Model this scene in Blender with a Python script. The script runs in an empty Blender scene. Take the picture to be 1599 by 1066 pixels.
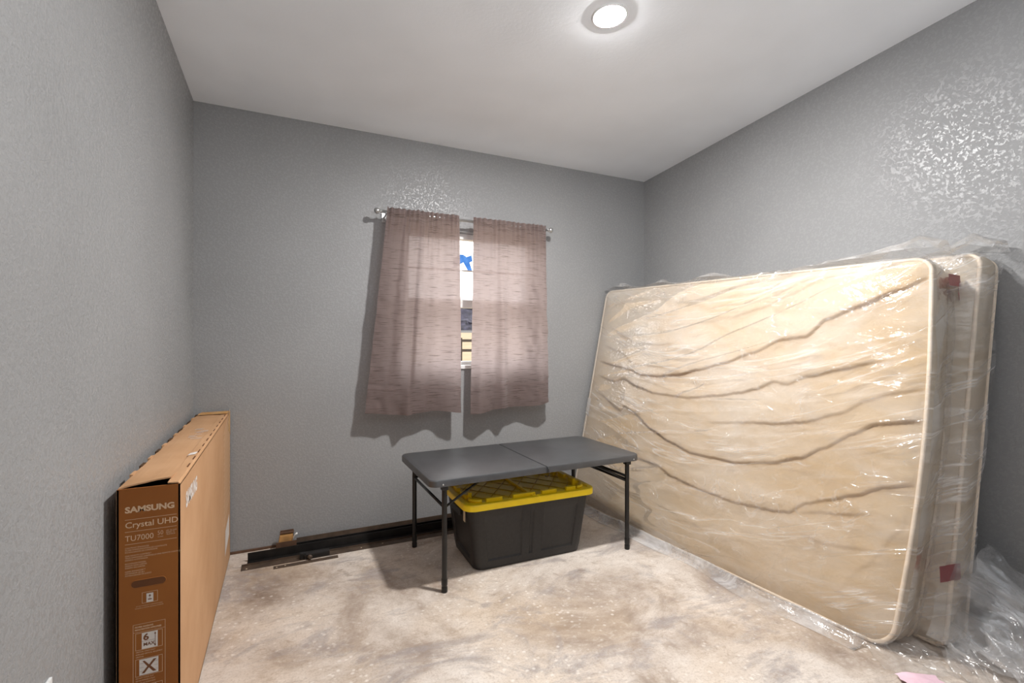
import bpy, bmesh, math, random
from mathutils import Vector, Matrix, noise
random.seed(7)
scene = bpy.context.scene
COL = scene.collection
PI = math.pi

# ------------------------------------------------------------------ helpers
def lin(r, g, b):
    f = lambda c: (c / 255 / 12.92) if c / 255 <= .04045 else ((c / 255 + .055) / 1.055) ** 2.4
    return (f(r), f(g), f(b), 1.0)

class NT:
    """small node-tree helper"""
    def __init__(s, name):
        s.m = bpy.data.materials.new(name); s.m.use_nodes = True
        s.t = s.m.node_tree; s.n = s.t.nodes; s.l = s.t.links
        s.n.clear()
        s.out = s.n.new('ShaderNodeOutputMaterial')
    def new(s, kind, **kw):
        x = s.n.new(kind)
        for k, v in kw.items():
            if k in x.inputs.keys(): x.inputs[k].default_value = v
            else: setattr(x, k, v)
        return x
    def link(s, a, b): s.l.new(a, b)
    def coord(s, scale=(1, 1, 1), rot=(0, 0, 0)):
        tc = s.new('ShaderNodeTexCoord'); mp = s.new('ShaderNodeMapping')
        mp.inputs['Scale'].default_value = scale; mp.inputs['Rotation'].default_value = rot
        s.link(tc.outputs['Object'], mp.inputs['Vector']); return mp.outputs['Vector']
    def noise(s, vec, scale, detail=3, rough=.5, dist=0):
        x = s.new('ShaderNodeTexNoise')
        x.inputs['Scale'].default_value = scale; x.inputs['Detail'].default_value = detail
        x.inputs['Roughness'].default_value = rough; x.inputs['Distortion'].default_value = dist
        s.link(vec, x.inputs['Vector']); return x.outputs['Fac']
    def ramp(s, fac, stops):
        r = s.new('ShaderNodeValToRGB'); e = r.color_ramp.elements
        while len(e) < len(stops): e.new(.5)
        for i, (p, c) in enumerate(stops):
            e[i].position = p; e[i].color = c if len(c) == 4 else (*c, 1)
        s.link(fac, r.inputs['Fac']); return r.outputs['Color']
    def mix(s, fac, a, b, blend='MIX'):
        x = s.new('ShaderNodeMix'); x.data_type = 'RGBA'; x.blend_type = blend
        for sock, v in ((x.inputs[0], fac), (x.inputs[6], a), (x.inputs[7], b)):
            if hasattr(v, 'links'): s.link(v, sock)
            else: sock.default_value = v
        return x.outputs[2]
    def bump(s, h, strength, dist=.01, normal=None):
        b = s.new('ShaderNodeBump'); b.inputs['Strength'].default_value = strength
        b.inputs['Distance'].default_value = dist
        s.link(h, b.inputs['Height'])
        if normal is not None: s.link(normal, b.inputs['Normal'])
        return b.outputs['Normal']
    def principled(s, color, rough=.5, metal=0, normal=None, spec=.5):
        p = s.new('ShaderNodeBsdfPrincipled')
        if hasattr(color, 'links'): s.link(color, p.inputs['Base Color'])
        else: p.inputs['Base Color'].default_value = color
        if hasattr(rough, 'links'): s.link(rough, p.inputs['Roughness'])
        else: p.inputs['Roughness'].default_value = rough
        p.inputs['Metallic'].default_value = metal
        p.inputs['Specular IOR Level'].default_value = spec
        if normal is not None: s.link(normal, p.inputs['Normal'])
        return p
    def done(s, shader):
        s.link(shader.outputs[0], s.out.inputs['Surface']); return s.m

BL = (0, 0, 0, 1); WH = (1, 1, 1, 1)

def plain(name, color, rough=.5, metal=0, spec=.5, bump=0, bscale=80, vary=.08):
    t = NT(name); v = t.coord()
    n = t.noise(v, bscale * .25, 4)
    d = tuple(c * (1 - vary * 2) for c in color[:3]) + (1,)
    u = tuple(min(1, c * (1 + vary)) for c in color[:3]) + (1,)
    c = t.ramp(n, [(.3, d), (.7, u)])
    nm = t.bump(t.noise(v, bscale, 3), bump, .004) if bump else None
    return t.done(t.principled(c, rough, metal, nm, spec))

def link(o, parent=None):
    COL.objects.link(o)
    if parent is not None: o.parent = parent
    return o

def root_of(o):
    while o.parent is not None: o = o.parent
    return o

def obj(name, bm, mat, parent=None, smooth=False, world=False, angle=None):
    """one mesh object; world=True: the vertices are given in world space"""
    me = bpy.data.meshes.new(name)
    if world and parent is not None:
        r = root_of(parent)
        M = Matrix.Translation(r.location) @ r.rotation_euler.to_matrix().to_4x4()
        bm.transform(M.inverted())
    bmesh.ops.recalc_face_normals(bm, faces=bm.faces[:])
    if smooth:
        for f in bm.faces: f.smooth = True
        if angle is not None:
            for e in bm.edges:
                if len(e.link_faces) == 2 and e.calc_face_angle(0) > angle: e.smooth = False
    bm.to_mesh(me); bm.free()
    me.materials.append(mat)
    o = bpy.data.objects.new(name, me)
    return link(o, parent)

def tag(o, label, cat, group=None):
    o['label'] = label; o['category'] = cat
    if group: o['group'] = group
    return o

def thing(name, label, cat, loc=(0, 0, 0), rz=0, group=None):
    o = bpy.data.objects.new(name, None); o.empty_display_size = .05
    o.location = loc; o.rotation_euler = (0, 0, rz)
    link(o); return tag(o, label, cat, group)

def struct(name, bm, mat, parent=None, **k):
    o = obj(name, bm, mat, parent, **k)
    if parent is None: o['kind'] = 'structure'
    return o

def box(bm, x0, x1, y0, y1, z0, z1, M=None, bev=0):
    g = bmesh.ops.create_cube(bm, size=1)['verts']
    for v in g:
        v.co = Vector(((x0 + x1) / 2 + v.co.x * (x1 - x0), (y0 + y1) / 2 + v.co.y * (y1 - y0), (z0 + z1) / 2 + v.co.z * (z1 - z0)))
    if bev:
        es = list({e for v in g for e in v.link_edges})
        r = bmesh.ops.bevel(bm, geom=es, offset=bev, segments=2, affect='EDGES', profile=.6)
        g = list({v for f in r['faces'] for v in f.verts} | {v for v in g if v.is_valid})
    if M is not None:
        for v in g: v.co = M @ v.co
    return bm

def quad(bm, *pts):
    return bm.faces.new([bm.verts.new(p) for p in pts])

def tube(bm, pts, r, n=10, cap=True, closed=False):
    pts = [Vector(p) for p in pts]; rings = []
    rs = r if isinstance(r, (list, tuple)) else [r] * len(pts)
    m = len(pts); prev = None
    for i, p in enumerate(pts):
        if closed: d = pts[(i + 1) % m] - pts[i - 1]
        else: d = pts[min(i + 1, m - 1)] - pts[max(i - 1, 0)]
        d.normalize()
        a = prev if prev is not None else (Vector((0, 0, 1)) if abs(d.z) < .9 else Vector((1, 0, 0)))
        x = (a - d * a.dot(d)).normalized(); y = d.cross(x); prev = x
        rings.append([bm.verts.new(p + (x * math.cos(2 * PI * k / n) + y * math.sin(2 * PI * k / n)) * rs[i]) for k in range(n)])
    for i in range(m if closed else m - 1):
        A, B = rings[i], rings[(i + 1) % m]
        for k in range(n): bm.faces.new((A[k], A[(k + 1) % n], B[(k + 1) % n], B[k]))
    if cap and not closed:
        bm.faces.new(rings[0]); bm.faces.new(rings[-1])
    return bm

def lathe(bm, prof, n=24, M=None):
    rings = []
    for r, z in prof:
        rings.append([bm.verts.new((r * math.cos(2 * PI * k / n), r * math.sin(2 * PI * k / n), z)) for k in range(n)])
    for A, B in zip(rings, rings[1:]):
        for k in range(n): bm.faces.new((A[k], A[(k + 1) % n], B[(k + 1) % n], B[k]))
    bm.faces.new(rings[0]); bm.faces.new(rings[-1])
    if M is not None:
        for R in rings:
            for v in R: v.co = M @ v.co
    return bm

def rrect(L, W, r, seg=6, corners=(1, 1, 1, 1)):
    """rounded rectangle outline, counter-clockwise from the near-left corner"""
    P = []
    for (sx, sy, a0), on in zip(((-1, -1, PI), (1, -1, 1.5 * PI), (1, 1, 0), (-1, 1, .5 * PI)), corners):
        if not on: P.append((sx * L / 2, sy * W / 2)); continue
        for k in range(seg + 1):
            a = a0 + .5 * PI * k / seg
            P.append((sx * (L / 2 - r) + r * math.cos(a), sy * (W / 2 - r) + r * math.sin(a)))
    return P

def loft(bm, loops, cap0=True, cap1=True):
    R = [[bm.verts.new(p) for p in l] for l in loops]
    for A, B in zip(R, R[1:]):
        n = len(A)
        for k in range(n): bm.faces.new((A[k], A[(k + 1) % n], B[(k + 1) % n], B[k]))
    if cap0: bm.faces.new(R[0])
    if cap1: bm.faces.new(R[-1])
    return bm

def grid(bm, nu, nv, fn):
    V = [[bm.verts.new(fn(i / nu, j / nv)) for i in range(nu + 1)] for j in range(nv + 1)]
    for j in range(nv):
        for i in range(nu): bm.faces.new((V[j][i], V[j][i + 1], V[j + 1][i + 1], V[j + 1][i]))
    return V

def text_into(bm, s, size, M, sx=1.0, offset=0.0, align='LEFT'):
    """letters as flat mesh: text plane xy -> M"""
    cu = bpy.data.curves.new('lettering', 'FONT'); cu.body = s; cu.size = size; cu.offset = offset
    cu.align_x = align; cu.resolution_u = 3
    o = bpy.data.objects.new('lettering', cu); COL.objects.link(o)
    bpy.context.view_layer.update()
    dg = bpy.context.evaluated_depsgraph_get()
    me = bpy.data.meshes.new_from_object(o.evaluated_get(dg))
    me.transform(M @ Matrix.Diagonal((sx, 1, 1, 1)))
    bm.from_mesh(me)
    bpy.data.objects.remove(o); bpy.data.curves.remove(cu); bpy.data.meshes.remove(me)

def nz(x, y, z=0): return noise.noise(Vector((x, y, z)))
def sst(x, a, b):
    t = max(0, min(1, (x - a) / (b - a))); return t * t * (3 - 2 * t)

# ------------------------------------------------------------------ materials
def wall_mat(name, col, bump=.35, rough=.36, scale=1.0):
    t = NT(name); v = t.coord()
    a = t.noise(v, 62 * scale, 3, .55, .4)
    plate = t.ramp(a, [(.44, BL), (.58, WH)])
    fine = t.noise(v, 210, 2)
    h = t.mix(.35, plate, fine)
    big = t.noise(v, 1.3, 3)
    d = tuple(c * .93 for c in col[:3]) + (1,); u = tuple(c * 1.05 for c in col[:3]) + (1,)
    c = t.ramp(big, [(.3, d), (.7, u)])
    c = t.mix(t.ramp(t.noise(v, 9, 5, .7), [(.68, BL), (.82, (.22, .22, .22, 1))]), c, tuple(x * .8 for x in col[:3]) + (1,))
    r = t.ramp(a, [(.50, (min(1, rough + .22),) * 3 + (1,)), (.58, (rough,) * 3 + (1,))])
    p = t.principled(c, r, 0, t.bump(h, bump, .006), .5)
    sp = t.ramp(a, [(.50, (.22, .22, .22, 1)), (.58, (.62, .62, .62, 1) if rough < .5 else (.22, .22, .22, 1))])
    t.link(sp, p.inputs['Specular IOR Level'])
    return t.done(p)

M_wall = wall_mat('grey_textured_paint', (.285, .286, .289, 1), .17, .37, 1.35)
M_ceil = wall_mat('white_ceiling_paint', (.875, .905, .945, 1), .05, .8, .9)

def floor_mat():
    t = NT('stained_concrete'); v = t.coord()
    vs = t.coord((1.0, 1.6, 1), (0, 0, .6))
    base = t.ramp(t.noise(v, 2.1, 12, .66, .5), [(.30, lin(122, 104, 90)), (.42, lin(168, 153, 140)), (.52, lin(198, 186, 175)), (.68, lin(219, 210, 201))])
    tan = t.ramp(t.noise(v, 1.7, 5, .6, .3), [(.45, BL), (.68, (.55, .55, .55, 1))])
    c = t.mix(tan, base, lin(205, 184, 160))
    grey = t.ramp(t.noise(vs, 2.4, 10, .70, .8), [(.52, BL), (.62, (.7, .7, .7, 1))])
    c = t.mix(grey, c, lin(148, 140, 138))
    dark = t.ramp(t.noise(vs, 6.5, 8, .72, 1.2), [(.56, BL), (.70, (.75, .75, .75, 1))])
    msk = t.ramp(t.noise(v, 1.1, 3), [(.42, BL), (.6, WH)])
    c = t.mix(t.mix(1, dark, msk, 'MULTIPLY'), c, lin(112, 92, 74))
    vo = t.new('ShaderNodeTexVoronoi'); vo.inputs['Scale'].default_value = 32; vo.inputs['Randomness'].default_value = 1
    t.link(v, vo.inputs['Vector'])
    fl = t.ramp(vo.outputs['Distance'], [(.12, (.55, .55, .55, 1)), (.28, BL)])
    fm = t.ramp(t.noise(v, 1.6, 5, .65), [(.44, BL), (.55, WH)])
    c = t.mix(t.mix(1, fl, fm, 'MULTIPLY'), c, lin(232, 226, 218))
    mott = t.noise(vs, 17, 8, .78, .8)
    c = t.mix(t.ramp(mott, [(.36, (.4, .4, .4, 1)), (.47, BL)]), c, lin(150, 130, 112))
    c = t.mix(t.ramp(mott, [(.54, BL), (.66, (.35, .35, .35, 1))]), c, lin(222, 214, 205))
    grit = t.noise(v, 120, 4, .7)
    c = t.mix(t.ramp(grit, [(.35, (.35, .35, .35, 1)), (.5, BL)]), c, lin(140, 122, 106))
    nm = t.bump(t.noise(v, 60, 5, .65), .25, .004)
    return t.done(t.principled(c, .62, 0, nm, .35))
M_floor = floor_mat()

M_white = plain('white_plastic', (.78, .78, .77, 1), .4, vary=.02)
M_trim = plain('raw_brown_strip', lin(92, 66, 48), .7, vary=.15)
def scuffed():
    t = NT('black_plastic_top'); v = t.coord((1, 1, 1))
    c = t.ramp(t.noise(v, 14, 5, .6), [(.3, lin(56, 57, 59)), (.7, lin(68, 69, 71))])
    sc = t.ramp(t.noise(t.coord((3, 16, 3), (0, 0, .35)), 3.2, 6, .7, 1.5), [(.64, BL), (.74, (.4, .4, .4, 1))])
    ms_ = t.ramp(t.noise(v, 3, 3), [(.5, BL), (.62, WH)])
    c = t.mix(t.mix(1, sc, ms_, 'MULTIPLY'), c, lin(170, 172, 175))
    return t.done(t.principled(c, .38, 0, t.bump(t.noise(v, 420, 2), .12, .003), 1.0))
M_black = scuffed()
M_blacksteel = plain('black_powder_coated_steel', lin(17, 16, 16), .34, spec=.5, vary=.1)
M_rail = plain('black_rail_steel', lin(38, 36, 35), .36, .3, vary=.2)
M_taupe = plain('brown_rail_steel', lin(84, 69, 57), .55, .15, vary=.18)
M_tan = plain('tan_wood_block', lin(176, 132, 78), .7, vary=.2)
M_tote = plain('black_tote_plastic', lin(40, 38, 37), .45, spec=.45, bump=.15, bscale=300, vary=.12)
M_yellow = plain('yellow_lid_plastic', (1.0, .70, .004, 1), .38, spec=.5, vary=.03)
M_yellow_dark = plain('yellow_lid_groove', lin(206, 164, 4), .5, vary=.1)
M_cream = plain('cream_sticker', lin(200, 184, 160), .6)
M_silver = plain('brushed_silver', lin(190, 190, 190), .28, .85, vary=.05)
M_red = plain('dark_red_tape', lin(140, 62, 66), .4)
M_pink = plain('pink_paper', lin(236, 200, 212), .7, bump=.3, bscale=30)
def blue_mat():
    t = NT('blue_patch_tint'); v = t.coord(); c = t.ramp(t.noise(v, 40, 3), [(.3, (.03, .10, .30, 1)), (.7, (.06, .16, .40, 1))])
    tr = t.new('ShaderNodeBsdfTranslucent'); t.link(c, tr.inputs['Color']); return t.done(tr)
M_blue = blue_mat()
M_hole = plain('shadowed_cardboard_slot', lin(104, 62, 30), .8)
M_print = plain('printed_cream_ink', lin(222, 188, 152), .7, vary=.04)
M_printw = plain('printed_white_ink', lin(225, 216, 208), .7, vary=.03)
M_printb = plain('printed_brown_ink', lin(120, 72, 38), .7, vary=.04)

def card(name, col, dark):
    t = NT(name); v = t.coord()
    c = t.ramp(t.noise(v, 3, 5, .6), [(.3, dark), (.65, col)])
    corr = t.new('ShaderNodeTexWave'); corr.inputs['Scale'].default_value = 45; corr.inputs['Distortion'].default_value = .6
    corr.bands_direction = 'Y'; t.link(v, corr.inputs['Vector'])
    scr = t.noise(t.coord((30, 6, 3)), 6, 4, .7)
    c = t.mix(t.ramp(scr, [(.68, BL), (.8, (.35, .35, .35, 1))]), c, tuple(min(1, x * 1.35) for x in col[:3]) + (1,))
    return t.done(t.principled(c, .72, 0, t.bump(corr.outputs['Fac'], .06, .002), .25))
M_card = card('kraft_cardboard', lin(200, 158, 120), lin(184, 141, 102))
M_cardp = card('brown_printed_cardboard', lin(158, 98, 46), lin(142, 84, 38))
M_cardin = card('cardboard_inside', lin(90, 66, 46), lin(70, 50, 34))

def curtain_mat():
    t = NT('taupe_slub_curtain')
    v = t.coord((5, 1, 120)); v2 = t.coord((14, 1, 260))
    slub = t.ramp(t.noise(v, 1.0, 4, .65), [(.40, (1, 1, 1, 1)), (.60, BL)])
    base = lin(114, 98, 95); dk = lin(74, 61, 58)
    sl = t.ramp(t.noise(t.coord((9, 1, 210)), 1.0, 3, .6), [(.55, BL), (.66, WH)])
    c = t.mix(sl, base, dk)
    c = t.mix(t.ramp(t.noise(v2, 1, 2), [(.3, (.25, .25, .25, 1)), (.6, BL)]), c, dk)
    nm = t.bump(t.noise(v2, 1, 3), .25, .003)
    d = t.principled(c, .7, 0, nm, .25)
    d.inputs['Sheen Weight'].default_value = .15
    tr = t.new('ShaderNodeBsdfTranslucent'); t.link(t.mix(t.mix(1, sl, (.7, .7, .7, 1), 'MULTIPLY'), lin(212, 196, 192), lin(122, 106, 102)), tr.inputs['Color'])
    mx = t.new('ShaderNodeMixShader'); mx.inputs['Fac'].default_value = .40
    t.link(d.outputs[0], mx.inputs[1]); t.link(tr.outputs[0], mx.inputs[2])
    tp = t.new('ShaderNodeBsdfTransparent'); tp.inputs['Color'].default_value = (1, .93, .90, 1)   # open weave
    mx2 = t.new('ShaderNodeMixShader')
    t.link(t.ramp(t.noise(v2, 1, 2), [(.3, (.010, .010, .010, 1)), (.65, (.030, .030, .030, 1))]), mx2.inputs['Fac'])
    t.link(mx.outputs[0], mx2.inputs[1]); t.link(tp.outputs[0], mx2.inputs[2])
    return t.done(mx2)
M_curtain = curtain_mat()

def ticking_mat(name, light, tan, brown):
    t = NT(name); v = t.coord()
    c = t.mix(t.ramp(t.noise(v, 1.4, 4, .55, .4), [(.36, BL), (.64, WH)]), light, tan)
    # yellowing is stronger low down
    sep = t.new('ShaderNodeSeparateXYZ'); t.link(t.coord(), sep.inputs[0])
    low = t.new('ShaderNodeMapRange'); low.inputs['From Min'].default_value = 1.5; low.inputs['From Max'].default_value = .1
    low.inputs['To Max'].default_value = .5
    t.link(sep.outputs['Z'], low.inputs['Value'])
    c = t.mix(low.outputs[0], c, tan)
    at = t.new('ShaderNodeAttribute', attribute_name='crease_tan')
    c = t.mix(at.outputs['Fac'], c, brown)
    sp = t.ramp(t.noise(v, 38, 4, .75), [(.70, BL), (.80, (.35, .35, .35, 1))])
    c = t.mix(sp, c, brown)
    weave = t.noise(t.coord((1, 1, 1)), 260, 2)
    nm = t.bump(t.noise(v, 14, 5, .6, .6), .25, .01)
    nm = t.bump(weave, .12, .002, nm)
    return t.done(t.principled(c, .8, 0, nm, .2))
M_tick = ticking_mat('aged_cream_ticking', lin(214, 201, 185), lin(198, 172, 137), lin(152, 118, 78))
M_tick2 = ticking_mat('pale_cream_ticking', lin(206, 194, 178), lin(190, 174, 152), lin(150, 122, 92))
M_welt = plain('cream_piping', lin(240, 222, 200), .7, vary=.05)

def film_mat(name, haze, gl, rough, bump=.5, strx=(1.2, 3.2, 7), flow=False):
    t = NT(name)
    v = t.coord(strx, (.12, 0, .1)); v2 = t.coord()
    h1 = t.noise(v, 2.2, 5, .6, 1.2); h2 = t.noise(v2, 11, 4, .6, 1.5)
    hgt = t.mix(.45, h1, h2); line = None
    if flow:    # drawn-out creases that follow the sag of the bag
        at = t.new('ShaderNodeAttribute', attribute_name='flow')
        def creases(sc, scale, lo, hi, rot=0):
            mp = t.new('ShaderNodeMapping'); mp.inputs['Scale'].default_value = sc; mp.inputs['Rotation'].default_value = (0, 0, rot)
            t.link(at.outputs['Vector'], mp.inputs['Vector'])
            n = t.noise(mp.outputs['Vector'], scale, 2, .5, .5)
            m = t.ramp(n, [(.5 - hi, BL), (.5 - lo, (.5, .5, .5, 1)), (.5, WH), (.5 + lo, (.5, .5, .5, 1)), (.5 + hi, BL)])
            msk = t.ramp(t.noise(mp.outputs['Vector'], scale * .45, 2), [(.50, BL), (.60, WH)])
            return t.mix(1, m, msk, 'MULTIPLY')
        c1 = creases((1.0, 9.0, 1), 1.5, .006, .03, .05); c2 = creases((1.6, 13.0, 1), 1.3, .008, .04, -.08); c3 = creases((5, 7, 1), 1.6, .006, .025, .5)
        line = t.mix(1, t.mix(1, c1, c2, 'ADD'), t.mix(1, c3, (.5, .5, .5, 1), 'MULTIPLY'), 'ADD')
        hgt = t.mix(1, t.mix(1, hgt, (.55, .55, .55, 1), 'MULTIPLY'), t.mix(1, line, (.55, .55, .55, 1), 'MULTIPLY'), 'ADD')
    nm = t.bump(hgt, bump, .03)
    tr = t.new('ShaderNodeBsdfTransparent'); tr.inputs['Color'].default_value = (.995, .995, .993, 1)
    df = t.new('ShaderNodeBsdfTranslucent'); df.inputs['Color'].default_value = (.92, .92, .93, 1)
    df2 = t.new('ShaderNodeBsdfDiffuse'); df2.inputs['Color'].default_value = (.92, .92, .93, 1)
    hz = t.new('ShaderNodeMixShader'); hz.inputs[0].default_value = .65
    t.link(df.outputs[0], hz.inputs[1]); t.link(df2.outputs[0], hz.inputs[2])
    m1 = t.new('ShaderNodeMixShader')
    pat = t.ramp(t.noise(v, 1.4, 5, .65, 1.0), [(.40, (haze * .25,) * 3 + (1,)), (.72, (haze * 2.3,) * 3 + (1,))])
    if line is not None: pat = t.mix(1, pat, t.mix(1, line, (.42, .42, .42, 1), 'MULTIPLY'), 'ADD')
    t.link(pat, m1.inputs[0])
    t.link(tr.outputs[0], m1.inputs[1]); t.link(hz.outputs[0], m1.inputs[2])
    g = t.new('ShaderNodeBsdfGlossy'); g.inputs['Roughness'].default_value = rough
    t.link(nm, g.inputs['Normal'])
    lw = t.new('ShaderNodeLayerWeight'); lw.inputs['Blend'].default_value = .25
    mul = t.new('ShaderNodeMath', operation='MULTIPLY_ADD'); mul.use_clamp = True
    mul.inputs[1].default_value = .25 * gl; mul.inputs[2].default_value = .05 * gl
    t.link(lw.outputs['Fresnel'], mul.inputs[0])
    m2 = t.new('ShaderNodeMixShader'); t.link(mul.outputs[0], m2.inputs[0])
    t.link(m1.outputs[0], m2.inputs[1]); t.link(g.outputs[0], m2.inputs[2])
    return t.done(m2)
M_film = film_mat('clear_plastic_film', .10, 1.35, .13, .62, flow=True)
M_loose = film_mat('hazy_plastic_film', .20, 1.5, .15, .6, (2, 2, 3))
M_side = film_mat('draped_plastic_film', .16, 1.4, .16, .5, flow=True)
M_flap = film_mat('milky_plastic_film', .36, 1.5, .2, .5, (3, 3, 5))

def glass_mat():
    t = NT('window_glass')
    tr = t.new('ShaderNodeBsdfTransparent'); g = t.new('ShaderNodeBsdfGlossy'); g.inputs['Roughness'].default_value = .02
    fr = t.new('ShaderNodeFresnel'); fr.inputs['IOR'].default_value = 1.45
    m = t.new('ShaderNodeMixShader'); t.link(fr.outputs[0], m.inputs[0]); t.link(tr.outputs[0], m.inputs[1]); t.link(g.outputs[0], m.inputs[2])
    return t.done(m)
M_glass = glass_mat()

def emit(name, col, s):
    t = NT(name); v = t.coord()
    c = t.ramp(t.noise(v, 4, 1), [(0, tuple(x * .99 for x in col[:3]) + (1,)), (1, col)])
    e = t.new('ShaderNodeEmission'); e.inputs['Strength'].default_value = s; t.link(c, e.inputs['Color'])
    return t.done(e)
LAMP = 1680
M_lamp = emit('lamp_diffuser', (1, .985, .965, 1), LAMP)

# ------------------------------------------------------------------ setting
XL, XR, YB, YF = -.4335, 2.633, 3.06, -1.30
def ceil_z(x, y): return 2.457 + .071 * ((x - XL) / (XR - XL)) * (YB - y)
WX0, WX1, WZ0, WZ1 = .698, 1.649, .995, 1.905      # window opening
T = .14

bm = bmesh.new(); box(bm, XL - T, XR + T, YF - T, YB + T, -.12, 0)
struct('floor', bm, M_floor)
bm = bmesh.new()
nxy = 12
def cg(u, v): x = XL + (XR - XL) * u; y = YF + (YB - YF) * v; return (x, y, ceil_z(x, y))
V = grid(bm, nxy, nxy, cg)
r = bmesh.ops.extrude_face_region(bm, geom=bm.faces[:])
for g in r['geom']:
    if isinstance(g, bmesh.types.BMVert): g.co.z = 2.98
struct('ceiling', bm, M_ceil)
bm = bmesh.new(); box(bm, XL - T, XL, YF, YB, 0, 2.9); struct('wall_left', bm, M_wall)
bm = bmesh.new(); box(bm, XR, XR + T, YF, YB, 0, 2.9); struct('wall_right', bm, M_wall)
bm = bmesh.new(); box(bm, XL - T, XR + T, YF - T, YF, 0, 2.9); struct('wall_front', bm, M_wall)
bm = bmesh.new()
box(bm, XL - T, WX0, YB, YB + T, 0, 2.9); box(bm, WX1, XR + T, YB, YB + T, 0, 2.9)
box(bm, WX0, WX1, YB, YB + T, 0, WZ0); box(bm, WX0, WX1, YB, YB + T, WZ1, 2.9)
struct('wall_back', bm, M_wall)
bm = bmesh.new(); box(bm, XL, XR - .55, YB - .010, YB, 0, .012); struct('trim_1', bm, M_trim)

# window: white frame, two sashes, sill
bm = bmesh.new(); y0, y1 = YB + .055, YB + .105; w = .04
box(bm, WX0, WX0 + w, y0, y1, WZ0, WZ1, bev=.004); box(bm, WX1 - w, WX1, y0, y1, WZ0, WZ1, bev=.004)
box(bm, WX0, WX1, y0, y1, WZ1 - w, WZ1, bev=.004); box(bm, WX0, WX1, y0, y1, WZ0, WZ0 + w, bev=.004)
win = struct('window_1', bm, M_white)
bm = bmesh.new(); box(bm, WX0 + w, WX1 - w, y0 - .006, y1, 1.40, 1.455, bev=.004); obj('meeting_rail', bm, M_white, win)
bm = bmesh.new(); box(bm, WX0 + w, WX1 - w, y0 + .01, y1 - .01, 1.652, 1.660); obj('muntin', bm, M_white, win)
bm = bmesh.new(); box(bm, WX0 + .005, WX1 - .005, YB - .012, YB + .056, WZ0 - .008, WZ0 + .016, bev=.004); obj('window_sill', bm, M_white, win)
for za, zb in ((WZ0 + w, 1.40), (1.455, WZ1 - w)):
    bm = bmesh.new(); quad(bm, (WX0 + w, y0 + .025, za), (WX1 - w, y0 + .025, za), (WX1 - w, y0 + .025, zb), (WX0 + w, y0 + .025, zb))
    obj('pane', bm, M_glass, win)
bm = bmesh.new(); yb = y0 + .021
pts = [(1.045, 1.735), (1.075, 1.752), (1.10, 1.768), (1.125, 1.764), (1.14, 1.752), (1.18, 1.768), (1.185, 1.725), (1.165, 1.715), (1.185, 1.655), (1.155, 1.652), (1.14, 1.675), (1.118, 1.712), (1.09, 1.695), (1.05, 1.672)]
bm.faces.new([bm.verts.new((x, yb, z)) for x, z in pts])  # flat shape added to the pane, standing in for blue sky outside
obj('blue_patch', bm, M_blue, win)['label'] = 'flat blue patch on the upper pane'

# ceiling light
LX, LY = 1.215, 1.622; LZ = ceil_z(LX, LY)
lt = thing('ceiling_light', 'round white disc ceiling light, lit, above the room', 'ceiling light', (LX, LY, LZ))
gx = (ceil_z(LX + .1, LY) - LZ) / .1; gy = (ceil_z(LX, LY + .1) - LZ) / .1
lt.rotation_euler = Vector((-gx, -gy, 1)).to_track_quat('Z', 'Y').to_euler()      # it lies flat on the sloping ceiling
bm = bmesh.new(); lathe(bm, [(.064, -.004), (.066, -.0062), (.071, -.0056), (.0745, .0), (.0745, .006), (.062, .006)], 48); obj('trim_ring', bm, M_white, lt, True, angle=.6)
bm = bmesh.new(); lathe(bm, [(.001, -.0108), (.03, -.0103), (.05, -.0086), (.060, -.0066), (.064, -.0050), (.064, .004)], 48); obj('diffuser', bm, M_lamp, lt, True)

# outlet plate low on the left wall
ot = thing('wall_outlet', 'white outlet cover plate low on the left wall', 'outlet', (XL, 1.262, .42))
bm = bmesh.new(); box(bm, 0, .006, -.037, .037, -.06, .063, bev=.002); obj('cover_plate', bm, M_white, ot)
for z in (-.026, .026):
    bm = bmesh.new(); lathe(bm, [(.014, 0), (.016, .0), (.016, .003), (.001, .003)], 16, Matrix.Translation((.005, 0, z)) @ Matrix.Rotation(PI / 2, 4, 'Y')); obj('socket', bm, M_white, ot)

# ------------------------------------------------------------------ outside
def soil():
    t = NT('dry_tan_ground'); v = t.coord()
    return t.done(t.principled(t.ramp(t.noise(v, 1.2, 6, .6), [(.35, (.15, .102, .045, 1)), (.65, (.20, .14, .072, 1))]), .9))
bm = bmesh.new()
def gg(u, v):
    y = 3.25 + 30 * v; return (-25 + 60 * u, y, -.15 + 1.95 * sst(v, 0, 1) + .03 * nz(u * 30, y))
grid(bm, 20, 20, gg); g = struct('ground', bm, soil())
bm = bmesh.new(); box(bm, -25, 35, 33.2, 35.5, 1.5, 1.98); struct('road', bm, plain('pale_road', (.14, .14, .14, 1), .9))
bm = bmesh.new()
grid(bm, 90, 14, lambda u, v: (-25 + 60 * u, 36 + 2 * v + .8 * nz(u * 70, v * 6), 1.9 + v * 2.3 + .5 * nz(u * 60, v * 9, 3)))
tr = obj('hedge', bm, plain('purple_grey_brush', (.028, .026, .04, 1), .9, bscale=12, vary=.4), smooth=True)
tag(tr, 'dark purple-grey brush line far outside the window', 'hedge'); tr['kind'] = 'stuff'
fn = thing('rail_fence', 'wooden rail fence outside, seen through the curtain gap', 'fence', (3.6, 10.2, .2))
M_fence = plain('weathered_brown_rail', (.03, .02, .013, 1), .9)
for z in (.77, .99):
    bm = bmesh.new(); box(bm, -3, 3, -.02, .02, z - .03, z + .03); obj('rail', bm, M_fence, fn)
for x in (-2.4, -.02, 2.4):
    bm = bmesh.new(); box(bm, x - .04, x + .04, .02, .1, -.1, 1.05); obj('post', bm, M_fence, fn)

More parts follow.
